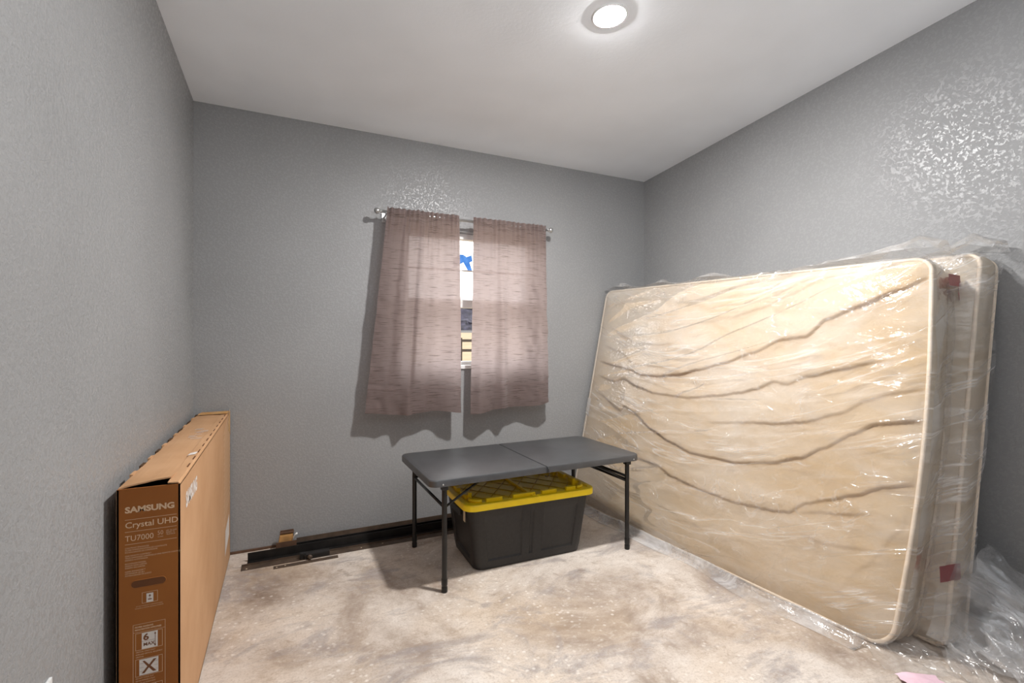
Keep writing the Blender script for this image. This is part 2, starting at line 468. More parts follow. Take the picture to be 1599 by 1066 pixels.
# ------------------------------------------------------------------ curtain rod and curtains
RY, RZ = 2.965, 1.956
rod = thing('curtain_rod', 'silver curtain rod with ball finials over the window', 'curtain rod', (1.11, RY, RZ))
bm = bmesh.new(); tube(bm, [(-.575, 0, 0), (.08, 0, 0)], .0085, 12); tube(bm, [(.05, 0, 0), (.575, 0, 0)], .0068, 12); obj('rod', bm, M_silver, rod, True)
for s in (-1, 1):
    bm = bmesh.new()
    M = Matrix.Translation((s * .572, 0, 0)) @ Matrix.Rotation(s * PI / 2, 4, 'Y')
    prof = [(.001, 0), (.009, 0), (.011, .004), (.006, .008), (.006, .011)] + [(max(.001, .0185 * math.sin(a)), .0275 - .0185 * math.cos(a)) for a in [PI * (k + 1.5) / 12 for k in range(11)]]
    lathe(bm, prof, 20, M); obj('finial', bm, M_silver, rod, True)
    bm = bmesh.new(); x = s * .545
    tube(bm, [(x, .094, -.02), (x, .03, -.018), (x, .004, -.012), (x, -.004, -.006)], .0045, 8); box(bm, x - .012, x + .012, .088, .0945, -.045, .012); box(bm, x - .006, x + .006, -.012, .01, -.013, -.006)
    obj('bracket', bm, M_silver, rod, True, angle=.7)

def curtain(label, xt0, xt1, xb0, xb1, zb0, zb1, seed, folds, side):
    root = thing('curtain', label, 'curtain', ((xt0 + xt1) / 2, RY, RZ), 0, 'curtain panels at the window')
    def pt(u, v):
        vv = max(v, 0)
        xa = xt0 + (xb0 - xt0) * vv ** 1.05; xb = xt1 + (xb1 - xt1) * vv
        zb = zb0 + (zb1 - zb0) * u + .008 * math.sin(u * 9 + seed)
        top = RZ + .010
        z = top + .014 * (1 if v < 0 else 0) * (-v / .012) - vv * (top - zb) + .004 * nz(u * 40, seed) * math.exp(-vv * 30)
        x = xa + (xb - xa) * u
        gather = (.010 * math.sin(u * 2 * PI * 15 + 3 * nz(u * 6, seed)) + .005 * nz(u * 70, vv * 4, seed)) * math.exp(-vv * 11)
        y = RY - .017 - gather
        for c, wd, am, sl in folds:
            uu = u - c - sl * vv
            y -= am * (.25 + .75 * sst(vv, 0, .55)) * math.exp(-(uu / wd) ** 2)
        for c, am in ((.20, .022), (.44, .026), (.70, .014)):     # short pleats dropping from the rod
            y -= am * math.exp(-((u - c) / .030) ** 2) * sst(vv, .0, .03) * math.exp(-vv * 4.5)
        y -= .018 * sst(vv, .05, .6) * nz(u * 3.2 + seed, vv * 1.1, seed)
        # the wrinkled outer edge and the creased hem
        e = u if side < 0 else 1 - u
        y -= .016 * math.exp(-e * 5) * sst(vv, .12, .4) * nz(u * 7 + vv * 5, vv * 16 - u * 9, seed + 5)
        y += .007 * math.exp(-((vv - .865 - .01 * nz(u * 8, 1, seed)) / .008) ** 2)
        y -= .010 * sst(vv, .8, .92) * nz(u * 10, vv * 14 - u * 5, seed + 9)
        y += .004 * nz(u * 16, vv * 22, seed + 2) * sst(vv, .05, .2)
        return Vector((x, min(y, YB - .012), z))
    bm = bmesh.new()
    nu, nv = 150, 150
    grid(bm, nu, nv, lambda u, v: pt(u, -.012 + 1.012 * v))
    obj('fabric', bm, M_curtain, root, True, world=True)
    # rod pocket hem lines
    bm = bmesh.new(); tube(bm, [pt(k / 90, .022) + Vector((0, -.0012, 0)) for k in range(91)], .0011, 5); obj('rod_pocket_seam', bm, M_curtain, root, True, world=True)
    bm = bmesh.new(); tube(bm, [pt(k / 90, .885) + Vector((0, -.001, 0)) for k in range(91)], .0011, 5); obj('hem_seam', bm, M_curtain, root, True, world=True)
    return root
curtain('left taupe curtain panel, its left edge flaring out at the bottom', .566, 1.026, .436, 1.026, .735, .722, 1.3,
        [(.16, .07, .018, .05), (.40, .045, .040, .02), (.72, .10, -.02, 0), (.92, .10, .03, .02)], -1)
curtain('right taupe curtain panel, hanging straight on the right', 1.122, 1.660, 1.098, 1.686, .705, .742, 4.1,
        [(.12, .08, .02, 0), (.36, .06, .042, .02), (.62, .10, -.02, 0), (.88, .08, .02, -.01)], 1)

# ------------------------------------------------------------------ folding table
tb = thing('folding_table', 'low black folding table standing over the yellow-lidded tote', 'table', (1.215, 2.451, 0), .008)
L, W, ZT = 1.222, .607, .533
for s in (-1, 1):
    bm = bmesh.new(); h = L / 2 - .0012
    cor = (1, 0, 0, 1) if s < 0 else (0, 1, 1, 0)
    def lp(inset, z): return [(x + s * (h / 2 + .0012), y, z) for x, y in rrect(h - 2 * inset if 0 else h, W, .045, 7, cor)]
    def ring(i, z):
        cx = s * (h / 2 + .0012)
        return [(cx + (x) * (1 - (i / (h / 2))), y * (1 - i / (W / 2)), z) for x, y in rrect(h, W, .045, 7, cor)]
    loft(bm, [ring(.012, ZT - .036), ring(0, ZT - .034), ring(0, ZT - .007), ring(.0025, ZT - .002), ring(.007, ZT)])
    obj('tabletop_half', bm, M_black, tb, True, angle=.5)
lx, ly = L / 2 - .075, W / 2 - .028
legs = {}
for sx in (-1, 1):
    for sy in (-1, 1):
        bm = bmesh.new(); tube(bm, [(sx * lx, sy * ly, .05), (sx * lx, sy * ly, .505)], .0125, 14)
        box(bm, sx * lx - .016, sx * lx + .016, sy * ly - .016, sy * ly + .016, .478, .4995, bev=.003)
        lg = obj('leg', bm, M_blacksteel, tb, True, angle=.6)
        bm = bmesh.new(); lathe(bm, [(.0125, 0), (.0145, .003), (.0145, .024), (.0125, .028), (.0125, .031), (.0145, .035), (.0145, .062), (.0128, .066)], 14, Matrix.Translation((sx * lx, sy * ly, 0)))
        obj('foot', bm, M_blacksteel, lg, True, angle=.6)
    for z in ((.41, .385) if sx > 0 else (.395,)):
        bm = bmesh.new(); tube(bm, [(sx * lx, -ly, z), (sx * lx, ly, z)], .0075, 10); obj('crossbar', bm, M_blacksteel, tb, True)
    for sy in (-1, 1):
        bm = bmesh.new(); tube(bm, [(sx * lx, sy * (ly - .004), .392), (sx * (lx - .22), sy * (ly - .05), .496)], .006, 8); obj('brace', bm, M_blacksteel, tb, True)
bm = bmesh.new(); tube(bm, [(.005, -W / 2 - .003, ZT - .006), (.005, -W / 2 - .008, ZT - .02), (.012, -W / 2 - .006, ZT - .045), (.004, -W / 2 + .004, ZT - .058), (-.006, -W / 2 + .012, ZT - .05)], .0022, 6)
obj('latch_hook', bm, M_blacksteel, tb, True)
for x in (-L / 2 + .06, L / 2 - .05):
    bm = bmesh.new(); lathe(bm, [(.004, 0), (.004, .002), (.001, .003)], 10, Matrix.Translation((x, -W / 2, ZT - .024)) @ Matrix.Rotation(PI / 2, 4, 'X')); obj('rivet', bm, M_silver, tb, True)

# ------------------------------------------------------------------ storage tote
tt = thing('storage_tote', 'black plastic storage tote with yellow lid under the black table', 'storage tote', (1.197, 2.462, 0), -.02)
def tote_loop(L, W, r, z, rec):
    base = rrect(L, W, r, 6)
    out = []
    # front and back sides carry two recessed panels, the ends one
    def panel(p, q, spans):
        p, q = Vector(p), Vector(q); d = q - p; n = Vector((d.y, -d.x)).normalized()
        res = []
        for a, b in spans:
            for t_, o_ in ((a, 0), (a + .012, rec), (b - .012, rec), (b, 0)):
                v = p + d * t_ - n * o_; res.append((v.x, v.y))
        return res
    seg = 7
    C = [base[i * seg:(i + 1) * seg] for i in range(4)]
    out += C[0] + panel(C[0][-1], C[1][0], [(.04, .40), (.47, .515), (.60, .96)]) + C[1] + panel(C[1][-1], C[2][0], [(.1, .9)]) + C[2] + panel(C[2][-1], C[3][0], [(.04, .40), (.47, .515), (.60, .96)]) + C[3] + panel(C[3][-1], C[0][0], [(.1, .9)])
    return [(x, y, z) for x, y in out]
bm = bmesh.new()
loops = []
for z, rec, k in ((.0, 0, -.012), (.006, 0, -.003), (.045, 0, 0), (.055, .007, 0), (.27, .007, 0), (.285, 0, 0), (.332, 0, 0)):
    f = z / .332; loops.append(tote_loop(.628 + .075 * f + 2 * k, .365 + .075 * f + 2 * k, .045, z, rec))
loft(bm, loops)
tub = obj('tub', bm, M_tote, tt, True, angle=.45)
for s in (-1, 1):
    bm = bmesh.new(); x = s * .348
    box(bm, min(x, x + s * .02), max(x, x + s * .02), -.075, .075, .262, .30, bev=.006); obj('handle', bm, M_tote, tub)
bm = bmesh.new(); box(bm, -.3535, -.3515, -.135, -.108, .245, .30); obj('sticker', bm, M_cream, tub)['label'] = 'small cream sticker'
bm = bmesh.new()
def ll(L, W, r, z): return [(x, y, z) for x, y in rrect(L, W, r, 8)]
LL, LW = .765, .475
loft(bm, [ll(LL - .03, LW - .03, .05, .328), ll(LL, LW, .06, .326), ll(LL, LW, .06, .352), ll(LL - .006, LW - .006, .058, .357), ll(LL - .05, LW - .05, .045, .359), ll(LL - .056, LW - .056, .043, .352), ll(LL - .12, LW - .12, .04, .352), ll(LL - .126, LW - .126, .038, .348)])
lid = obj('lid', bm, M_yellow, tt, True, angle=.5)
ix, iy = LL / 2 - .05, LW / 2 - .05   # raised border segments around the recess
def ridge_part(*A):
    bm = bmesh.new(); box(bm, *A, bev=.003); obj('border_ridge', bm, M_yellow, lid)
for a, b in ((-.26, -.17), (-.11, .02), (.06, .15), (.21, .27)):
    for s in (-1, 1): ridge_part(a, b, s * iy - .010, s * iy + .010, .350, .371)
for s in (-1, 1):
    for a, b in ((-.10, -.02), (.03, .10)): ridge_part(s * ix - .010, s * ix + .010, a, b, .350, .371)
    for q in (-1, 1):
        bm = bmesh.new()
        arc = [(s * (ix - .05 + .05 * math.cos(t)), q * (iy - .05 + .05 * math.sin(t)), .36) for t in [PI / 2 * k / 6 for k in range(7)]]
        tube(bm, arc, .010, 8); obj('corner_ridge', bm, M_yellow, lid, True)
        c_ = s * ix - .007 - (.02 if s > 0 else -.02)
        bm = bmesh.new(); box(bm, c_ - .009, c_ + .009, q * (iy - .075) - .008, q * (iy - .075) + .008, .35, .388, bev=.003); obj('stacking_peg', bm, M_yellow, lid)
bm = bmesh.new(); box(bm, -.006, .006, -iy - .02, iy, .349, .361, bev=.002); obj('center_rib', bm, M_yellow, lid)
bm = bmesh.new()
for k in range(-5, 6):
    for s in (-1, 1):
        P = []
        for tt_ in (-1, 1):
            y = tt_ * (iy - .025); x = k * .115 + s * y * .75; P.append((x, y))
        (xa, ya), (xb, yb_) = P; lim = ix - .03
        def clip(x0, y0, x1, y1):
            d = x1 - x0
            t0, t1 = 0, 1
            for bnd in (-lim, lim):
                if (x0 - bnd) * (x1 - bnd) < 0:
                    t = (bnd - x0) / d
                    if abs(x0) > lim and (x0 - bnd) * bnd > 0: t0 = max(t0, t)
                    else: t1 = min(t1, t)
            if abs(x0) > lim and abs(x1) > lim and x0 * x1 > 0: return None
            return (x0 + d * t0, y0 + (y1 - y0) * t0, x0 + d * t1, y0 + (y1 - y0) * t1)
        c_ = clip(xa, ya, xb, yb_)
        if c_ and abs(c_[2] - c_[0]) > .03: tube(bm, [(c_[0], c_[1], .3495), (c_[2], c_[3], .3485)], .0024, 6)
obj('diamond_groove', bm, M_yellow_dark, lid, True)['label'] = 'dark diamond lattice on the lid'

# ------------------------------------------------------------------ television carton
BX0, BX1, BY0, BY1 = -.406, -.262, 1.632, 3.045
cb = thing('cardboard_carton', 'tall narrow brown television carton standing against the left wall', 'cardboard box', ((BX0 + BX1) / 2, (BY0 + BY1) / 2, 0))
def zt(y): return .770 + .016 * (y - BY0) / (BY1 - BY0)
th = .005
bm = bmesh.new()   # right side
quad_ = lambda *p: quad(bm, *p)
def slab8(bm, a, b, c, d, n, t):
    n = Vector(n) * t; A = [bm.verts.new(Vector(p)) for p in (a, b, c, d)]; B = [bm.verts.new(Vector(p) + n) for p in (a, b, c, d)]
    bm.faces.new(A); bm.faces.new(B[::-1])
    for i in range(4): bm.faces.new((A[i], A[(i + 1) % 4], B[(i + 1) % 4], B[i]))
slab8(bm, (BX1, BY0, 0), (BX1, BY1, 0), (BX1, BY1, zt(BY1)), (BX1, BY0, zt(BY0)), (-1, 0, 0), th)
slab8(bm, (BX0, BY0, 0), (BX0, BY1, 0), (BX0, BY1, zt(BY1)), (BX0, BY0, zt(BY0) - .002), (1, 0, 0), th)
slab8(bm, (BX0, BY1, 0), (BX1, BY1, 0), (BX1, BY1, zt(BY1)), (BX0, BY1, zt(BY1)), (0, -1, 0), th)
slab8(bm, (BX0, BY0, 0.001), (BX1, BY0, 0.001), (BX1, BY1, 0.001), (BX0, BY1, 0.001), (0, 0, 1), th)
obj('carton_wall', bm, M_card, cb, world=True)
bm = bmesh.new(); slab8(bm, (BX0 + .0004, BY0, 0.001), (BX1 - .0004, BY0, 0.001), (BX1 - .0004, BY0, zt(BY0) - .001), (BX0 + .0004, BY0, zt(BY0) - .001), (0, 1, 0), th)
front = obj('printed_end_panel', bm, M_cardp, cb, world=True)
bm = bmesh.new()   # big top flap, its near edge lifted and pushed back
ny = 40
def tf(u, v):
    x = BX0 + .002 + (BX1 - .030 - BX0) * u
    y0_ = BY0 + .004 + .032 * u; y = y0_ + (BY1 - .004 - y0_) * v
    z = zt(y) - .003 + .012 * math.exp(-v * 14) * u + .003 * math.sin(u * PI) + .0015 * nz(u * 3, v * 9)
    return (x, y, z)
grid(bm, 8, ny, tf)
r_ = bmesh.ops.extrude_face_region(bm, geom=bm.faces[:])
for g_ in r_['geom']:
    if isinstance(g_, bmesh.types.BMVert): g_.co.z += .004
flap = obj('top_flap', bm, M_card, cb, world=True)
bm = bmesh.new()   # folded strip along the right top edge
def sf(u, v):
    y = BY0 + .001 + (BY1 - BY0 - .002) * v
    x = BX1 - .030 * (1 - u) - .0 ; z = zt(y) + .004 + .002 * (1 - u) + .001 * nz(v * 20, u)
    if u == 1: z -= .006
    return (x, y, z)
grid(bm, 5, 50, sf)
r_ = bmesh.ops.extrude_face_region(bm, geom=bm.faces[:])
for g_ in r_['geom']:
    if isinstance(g_, bmesh.types.BMVert): g_.co.z -= .003
strip = obj('edge_flap', bm, M_card, cb, world=True)
for k in range(12):    # perforation slots along both top edges
    y = BY0 + .17 + k * .105
    bm = bmesh.new(); box(bm, BX1 - .0105, BX1 - .0075, y, y + .045, zt(y) + .003, zt(y) + .0068); obj('perforation', bm, M_hole, strip, world=True)
    bm = bmesh.new(); box(bm, BX0 - .004, BX0 + .004, y - .03, y + .02, zt(y) - .012, zt(y) + .004); obj('torn_edge', bm, M_cardin if k % 2 else M_card, flap, world=True)
bm = bmesh.new(); slab8(bm, (BX0 + .006, BY0 + .006, .72), (BX1 - .006, BY0 + .006, .72), (BX1 - .006, BY0 + .3, .745), (BX0 + .006, BY0 + .3, .745), (0, 0, -1), .004); obj('inner_flap', bm, M_cardin, cb, world=True)
def tape_mat():
    t = NT('amber_packing_tape'); v = t.coord()
    return t.done(t.principled(t.ramp(t.noise(v, 12, 3), [(.4, lin(214, 150, 62)), (.7, lin(226, 176, 104))]), .25))
M_tape = tape_mat()
bm = bmesh.new(); grid(bm, 6, 4, lambda u, v: (BX0 + .01 + (BX1 - BX0 - .01) * u, BY1 - .11 - .02 * u + .11 * v, zt(BY1) + .0045 + .0035 * u)); obj('packing_tape', bm, M_tape, cb, world=True)
bm = bmesh.new(); quad(bm, (BX1 + .0008, BY1 - .10, .70), (BX1 + .0008, BY1 - .004, .66), (BX1 + .0008, BY1 - .004, zt(BY1) + .006), (BX1 + .0008, BY1 - .09, zt(BY1) + .006)); obj('packing_tape', bm, M_tape, cb, world=True)
# torn tape patch and a white scrap on top
bm = bmesh.new()
for k in range(9):
    x = BX0 + .055 + random.random() * .05; y = 2.28 + k * .028 + random.random() * .02; l = .02 + .03 * random.random()
    bm = bmesh.new()
    quad(bm, (x, y, zt(y) + .0052), (x + l, y + .004, zt(y) + .0052), (x + l, y + .010, zt(y) + .0052), (x, y + .007, zt(y) + .0052))
    obj('torn_tape', bm, M_printw, flap, world=True)
bm = bmesh.new(); y = 1.965; quad(bm, (BX1 - .034, y, zt(y) + .0072), (BX1 - .012, y + .012, zt(y) + .0072), (BX1 - .010, y + .055, zt(y) + .0072), (BX1 - .030, y + .038, zt(y) + .0072)); obj('white_scrap', bm, M_printw, strip, world=True)
# printing on the end panel: local frame x right, y up, origin at its top-left corner
FP = Matrix.Translation((BX0, BY0 - .0007, zt(BY0))) @ Matrix(((1, 0, 0, 0), (0, 0, 1, 0), (0, 1, 0, 0), (0, 0, 0, 1)))
FP = Matrix.Translation((BX0, BY0 - .0007, zt(BY0))) @ Matrix.Rotation(PI / 2, 4, 'X')
def at(x, y, off=0): return FP @ Matrix.Translation((x, -y, off))
def rect(bm, x0, x1, ya, yb, off=0):
    M = FP
    bm.faces.new([bm.verts.new(M @ Vector(p)) for p in ((x0, -yb, off), (x1, -yb, off), (x1, -ya, off), (x0, -ya, off))])
def frame(bm, x0, x1, ya, yb, t=.0009):
    rect(bm, x0, x1, ya, ya + t); rect(bm, x0, x1, yb - t, yb); rect(bm, x0, x0 + t, ya + t, yb - t); rect(bm, x1 - t, x1, ya + t, yb - t)
bm = bmesh.new(); text_into(bm, 'SAMSUNG', .0222, at(.0185, .066), 1.10, .0009); obj('brand_lettering', bm, M_print, front, world=True)
bm = bmesh.new(); text_into(bm, 'Crystal UHD', .0225, at(.0185, .1075), 1.0, .0002); obj('range_lettering', bm, M_print, front, world=True)
bm = bmesh.new(); text_into(bm, 'TU7000', .0215, at(.0185, .1435), .90, 0); text_into(bm, '50', .0165, at(.0905, .1365), .85, -.0002)
obj('model_lettering', bm, M_print, front, world=True)
bm = bmesh.new()
for y in (.085, .118, .152): rect(bm, .0185, .1355, y - .0005, y + .0005)
obj('ruled_line', bm, M_print, front, world=True)
bm = bmesh.new()
for i, s in enumerate(('LED 4K UHD', 'SMART TV', 'TELEVISOR')): text_into(bm, s, .0052, at(.1105, .1295 + i * .0052), .85)
text_into(bm, 'CLASS', .0045, at(.0915, .1435), 1)
PT = lambda n='small_print', m=M_print: obj(n, bm, m, front, world=True)
PT()
para = [('CONTRAST ENHANCER', 'FILTRE D\'AMPLIFICATION DE CONTRASTE', 'POTENCIADOR DE CONTRASTE'),
        ('ONE REMOTE CONTROL*', 'TÉLÉCOMMANDE UNIVERSELLE ONE REMOTE CONTROL', 'MANDO A DISTANCIA'),
        ('BOUNDLESS DESIGN', 'DESIGN SANS LIMITES', 'DISEÑO SIN LÍMITES'),
        ('GAME ENHANCER™', 'OPTIMISEUR DE JEU', 'POTENCIADOR DE JUEGO')]
yy = .160
for p in para:
    bm = bmesh.new()
    for s in p: text_into(bm, s, .0054, at(.0185, yy + .004), .92); yy += .0058
    yy += .0038; PT()
bm = bmesh.new()
for i, s in enumerate(('LIFT OR TRANSPORT TV FROM BOTH ENDS', 'SOULEVER LA TÉLÉ PAR LES DEUX EXTRÉMITÉS')): text_into(bm, s, .0036, at(.0725, .3265 + i * .0055), .85, 0, 'CENTER')
PT(); bm = bmesh.new()
for i, s in enumerate(('PROPER HANDLING', 'MANUTENTION APPROPRIÉE')): text_into(bm, s, .0056, at(.040, .384 + i * .0072), .82, .0002)
PT(); bm = bmesh.new()
for i, s in enumerate(('VERTICAL STACK ONLY', 'EMPILAGE VERTICAL SEULEMENT', 'VERTICAL')): text_into(bm, s, .0050, at(.042, .4525 + i * .0068), .82)
PT(); bm = bmesh.new()
for i, s in enumerate(('DO NOT STACK FLAT', 'NE PAS EMPILER À PLAT', 'NO APILAR ACOSTADO')): text_into(bm, s, .0050, at(.042, .5245 + i * .0068), .82)
PT()
bm = bmesh.new()
frame(bm, .056, .0915, .289, .319); frame(bm, .036, .109, .374, .74); rect(bm, .036, .109, .3955, .3963)
frame(bm, .0415, .1025, .399, .446); frame(bm, .0415, .1025, .470, .518); frame(bm, .0415, .1025, .543, .59); frame(bm, .0415, .1025, .615, .66)
obj('icon_frame', bm, M_print, front, world=True)
for A in ((.066, .0815, .2935, .3182), (.0555, .0915, .4005, .4445), (.050, .093, .4725, .5155), (.057, .088, .5455, .5875), (.057, .088, .6175, .6575)):
    bm = bmesh.new(); rect(bm, *A); PT('icon_panel', M_printw)
o1 = .0004
def poly(bm, pts): bm.faces.new([bm.verts.new(FP @ Vector((x, -y, o1))) for x, y in pts])
SY = lambda: PT('icon_symbol', M_printb)
bm = bmesh.new()
text_into(bm, '6', .024, at(.0585, .4205, o1), 1.1, .0008); text_into(bm, 'MAX', .0125, at(.0590, .4365, o1), .95, .0003); rect(bm, .0555, .0848, .4228, .4234, o1); SY()
bm = bmesh.new(); rect(bm, .0853, .0863, .406, .4395, o1)
poly(bm, [(.0858, .403), (.0833, .4085), (.0883, .4085)]); poly(bm, [(.0833, .437), (.0858, .4425), (.0883, .437)]); SY()
bm = bmesh.new()
poly(bm, [(.057, .477), (.062, .477), (.072, .490), (.082, .477), (.089, .477), (.0755, .494), (.089, .511), (.081, .511), (.0715, .498), (.062, .511), (.055, .511), (.068, .494)])
for y in (.483, .494, .505): rect(bm, .051, .060, y, y + .0005, o1); rect(bm, .084, .092, y, y + .0005, o1)
SY(); bm = bmesh.new()
poly(bm, [(.0737, .2965), (.0705, .3015), (.0769, .3015)]); rect(bm, .0732, .0743, .3005, .3065, o1); rect(bm, .0695, .0779, .3085, .3115, o1); SY()
bm = bmesh.new(); poly(bm, [(.0725, .549), (.066, .559), (.070, .559), (.070, .572), (.075, .572), (.075, .559), (.079, .559)]); SY()
bm = bmesh.new(); pl = []
for k in range(13): a = PI / 2 + PI * k / 12; pl.append((.042 + .0105 * math.cos(a), -.2635 + .0105 * math.sin(a)))
for k in range(13): a = -PI / 2 + PI * k / 12; pl.append((.100 + .0105 * math.cos(a), -.2635 + .0105 * math.sin(a)))
bm.faces.new([bm.verts.new(FP @ Vector((x, y, .0001))) for x, y in pl]); obj('hand_hole', bm, M_hole, front, world=True)
bm = bmesh.new(); tube(bm, [FP @ Vector((x, y, .0)) for x, y in pl], .0009, 5, closed=True); obj('hand_hole_edge', bm, M_cardp, front, world=True)
# side lettering and the label strip at the far end
SP = Matrix.Translation((BX1 + .0007, 0, 0)) @ Matrix.Rotation(PI / 2, 4, 'Z') @ Matrix.Rotation(PI / 2, 4, 'X')
bm = bmesh.new(); text_into(bm, 'SAMSUNG', .062, SP @ Matrix.Translation((1.715, .676, 0)), .72, .003); obj('brand_lettering', bm, M_printw, cb, world=True)
bm = bmesh.new()
for k in range(16):
    z = .26 + k * .030
    quad(bm, (BX1 + .0007, 2.74, z), (BX1 + .0007, 3.03, z + .09), (BX1 + .0007, 3.03, z + .098), (BX1 + .0007, 2.74, z + .008))
obj('diagonal_print', bm, M_print, cb, world=True)
bm = bmesh.new(); quad(bm, (BX1 + .0009, 2.78, .10), (BX1 + .0009, 2.98, .14), (BX1 + .0009, 2.98, .25), (BX1 + .0009, 2.80, .22)); obj('shipping_label', bm, M_printw, cb, world=True)

# ------------------------------------------------------------------ steel rails along the back wall
def angle_rail(label, x0, x1, y, z, up, out, mat, taper=0, holes=()):
    """L-section: upright flange at y, flat flange from y toward the room"""
    root = thing('steel_rail', label, 'metal rail', ((x0 + x1) / 2, y, z), 0, 'steel rails stacked along the back wall')
    bm = bmesh.new(); h = (x1 - x0) / 2; t = .003
    if up: box(bm, -h, h, -t, 0, 0, up)
    if out: box(bm, -h, h, -out, 0, 0, t)
    obj('flange', bm, mat, root)
    for hx, hy in holes:
        bm = bmesh.new(); lathe(bm, [(.004, 0), (.004, .0006), (.001, .0008)], 10, Matrix.Translation((hx - (x0 + x1) / 2, hy, t))); obj('bolt_hole', bm, M_cream, root)
    return root
angle_rail('thin brown steel strip nearest the back wall', .07, 1.70, 3.047, .0, .038, .014, M_taupe)
angle_rail('upper long black steel rail', -.02, 1.74, 2.962, .003, .040, .038, M_rail)
angle_rail('black steel rail sticking out furthest at the left end', -.17, 1.52, 2.918, .0, .046, .034, M_rail)
angle_rail('long brown steel rail with holes in front of the black rails', -.195, 1.62, 2.862, .0, .012, .052, M_taupe, holes=((-.17, -.042), (.40, -.03), (.52, -.02)))
angle_rail('short brown steel bar nearest the camera', -.045, .27, 2.792, .0, 0, .030, M_taupe, holes=((-.03, -.018), (.01, -.014)))
fk = thing('steel_bracket', 'small black steel bracket on the brown rails', 'bracket', (.165, 2.825, .004))
bm = bmesh.new(); box(bm, -.065, .065, -.018, .022, 0, .024, bev=.003); box(bm, -.085, -.055, -.012, .016, 0, .03, bev=.003); obj('plate', bm, M_rail, fk)
bm = bmesh.new(); lathe(bm, [(.012, 0), (.012, .006), (.006, .01), (.006, .016)], 12, Matrix.Translation((-.035, -.024, .012)) @ Matrix.Rotation(PI / 2, 4, 'X')); obj('knob', bm, M_taupe, fk, True, angle=.6)
gk = thing('rail_clip', 'brown metal clip with a tan block beside the back wall', 'metal clip', (.02, 2.985, .0))
bm = bmesh.new(); box(bm, -.055, .048, -.036, -.032, .02, .062); box(bm, -.055, .048, -.036, .03, .0, .024); box(bm, -.034, .034, .024, .028, .03, .105); box(bm, -.036, .036, .0, .03, .094, .098)
obj('clip_body', bm, M_trim, gk)
bm = bmesh.new(); loft(bm, [[(-.048, -.026, .024), (.034, -.026, .024), (.034, .022, .024), (-.048, .022, .024)], [(-.036, -.020, .088), (.030, -.020, .088), (.030, .022, .088), (-.036, .022, .088)]]); obj('tan_block', bm, M_tan, gk)
bm = bmesh.new(); tube(bm, [(.028, -.028, .06), (.034, -.03, .08), (.042, -.034, .094), (.052, -.036, .1)], [.003, .003, .004, .006], 8); obj('white_cord', bm, M_white, gk, True)

# ------------------------------------------------------------------ mattress and box spring
class Slab:
    def __init__(s, FB, NB, FT, NT_, thick, rb, rt, bow):
        s.c = [Vector(v) for v in (FB, NB, FT, NT_)]; s.th = thick; s.rb, s.rt, s.bow = rb, rt, bow
        s.L = (s.c[0] - s.c[1]).length; s.H = (s.c[0] - s.c[2]).length
        n = (s.c[1] - s.c[0]).cross(s.c[2] - s.c[0]).normalized()
        s.n = n if n.x < 0 else -n
    def base(s, a, b):
        FB, NB, FT, NT_ = s.c
        return FB * ((1 - a) * (1 - b)) + NB * (a * (1 - b)) + FT * ((1 - a) * b) + NT_ * (a * b)
    def ab(s, u, v):
        d0 = v * s.H; d1 = (1 - v) * s.H; ins = 0
        if d0 < s.rb: ins = s.rb - math.sqrt(max(0, s.rb ** 2 - (s.rb - d0) ** 2))
        elif d1 < s.rt: ins = s.rt - math.sqrt(max(0, s.rt ** 2 - (s.rt - d1) ** 2))
        ins /= s.L
        a = ins + u * (1 - 2 * ins)
        return a + s.bow * math.sin(PI * v) * u, v
    def edge(s, u, v):
        a, b = s.ab(u, v); du = min(u, 1 - u) * s.L; dv = min(v, 1 - v) * s.H
        return min(du, dv)
    def boundary(s, m=60):
        E = []
        for k in range(m): E.append((k / m, 0))
        vs = [.5 - .5 * math.cos(PI * k / m) for k in range(m)]
        for v in vs: E.append((1, v))
        for k in range(m): E.append((1 - k / m, 1))
        for v in vs: E.append((0, 1 - v))
        return [s.ab(*e) for e in E]

FOLDS = [
 ([(.02,.66),(.139,.640),(.213,.629),(.261,.613),(.321,.614),(.412,.629),(.486,.656),(.560,.684),(.647,.728),(.719,.775),(.776,.785),(.819,.838),(.881,.873),(.958,.917),(.998,.945)], 1.25),
 ([(.025,.593),(.126,.572),(.183,.588),(.252,.562),(.332,.545),(.460,.546),(.562,.569),(.626,.588),(.669,.607),(.715,.637),(.747,.632),(.791,.661),(.866,.691),(.914,.711),(.964,.730)], 1.0),
 ([(.03,.53),(.065,.506),(.188,.451),(.203,.471),(.262,.449),(.338,.401),(.420,.370),(.498,.350),(.631,.354),(.727,.380),(.799,.417),(.848,.460),(.902,.513),(.944,.550),(1.012,.572)], .95),
 ([(.23,.285),(.297,.275),(.381,.270),(.441,.246),(.538,.234),(.645,.229),(.741,.240),(.786,.251),(.822,.291),(.865,.318),(.915,.349),(.969,.391),(1.011,.410)], .9),
 ([(.522,.468),(.719,.502),(.792,.521),(.870,.562),(.925,.611),(.961,.634),(1.010,.652)], .7),
 ([(.868,.481),(.936,.544),(1.013,.567)], .5),
 ([(.04,.83),(.080,.813),(.148,.778),(.221,.745),(.300,.744),(.389,.754)], .55),
 ([(.030,.738),(.141,.707),(.217,.660),(.331,.653),(.407,.665)], .6),
 ([(.023,.886),(.076,.928),(.141,.948),(.186,.969)], .6),
 ([(.53,.84),(.656,.882),(.723,.921),(.793,.962),(.838,.985)], .45),
 ([(.786,.251),(.873,.284),(.962,.313)], .6),
 ([(.796,.208),(.861,.197),(.968,.221)], .5),
 ([(.884,.041),(.944,.171),(1.005,.303)], .35),
]
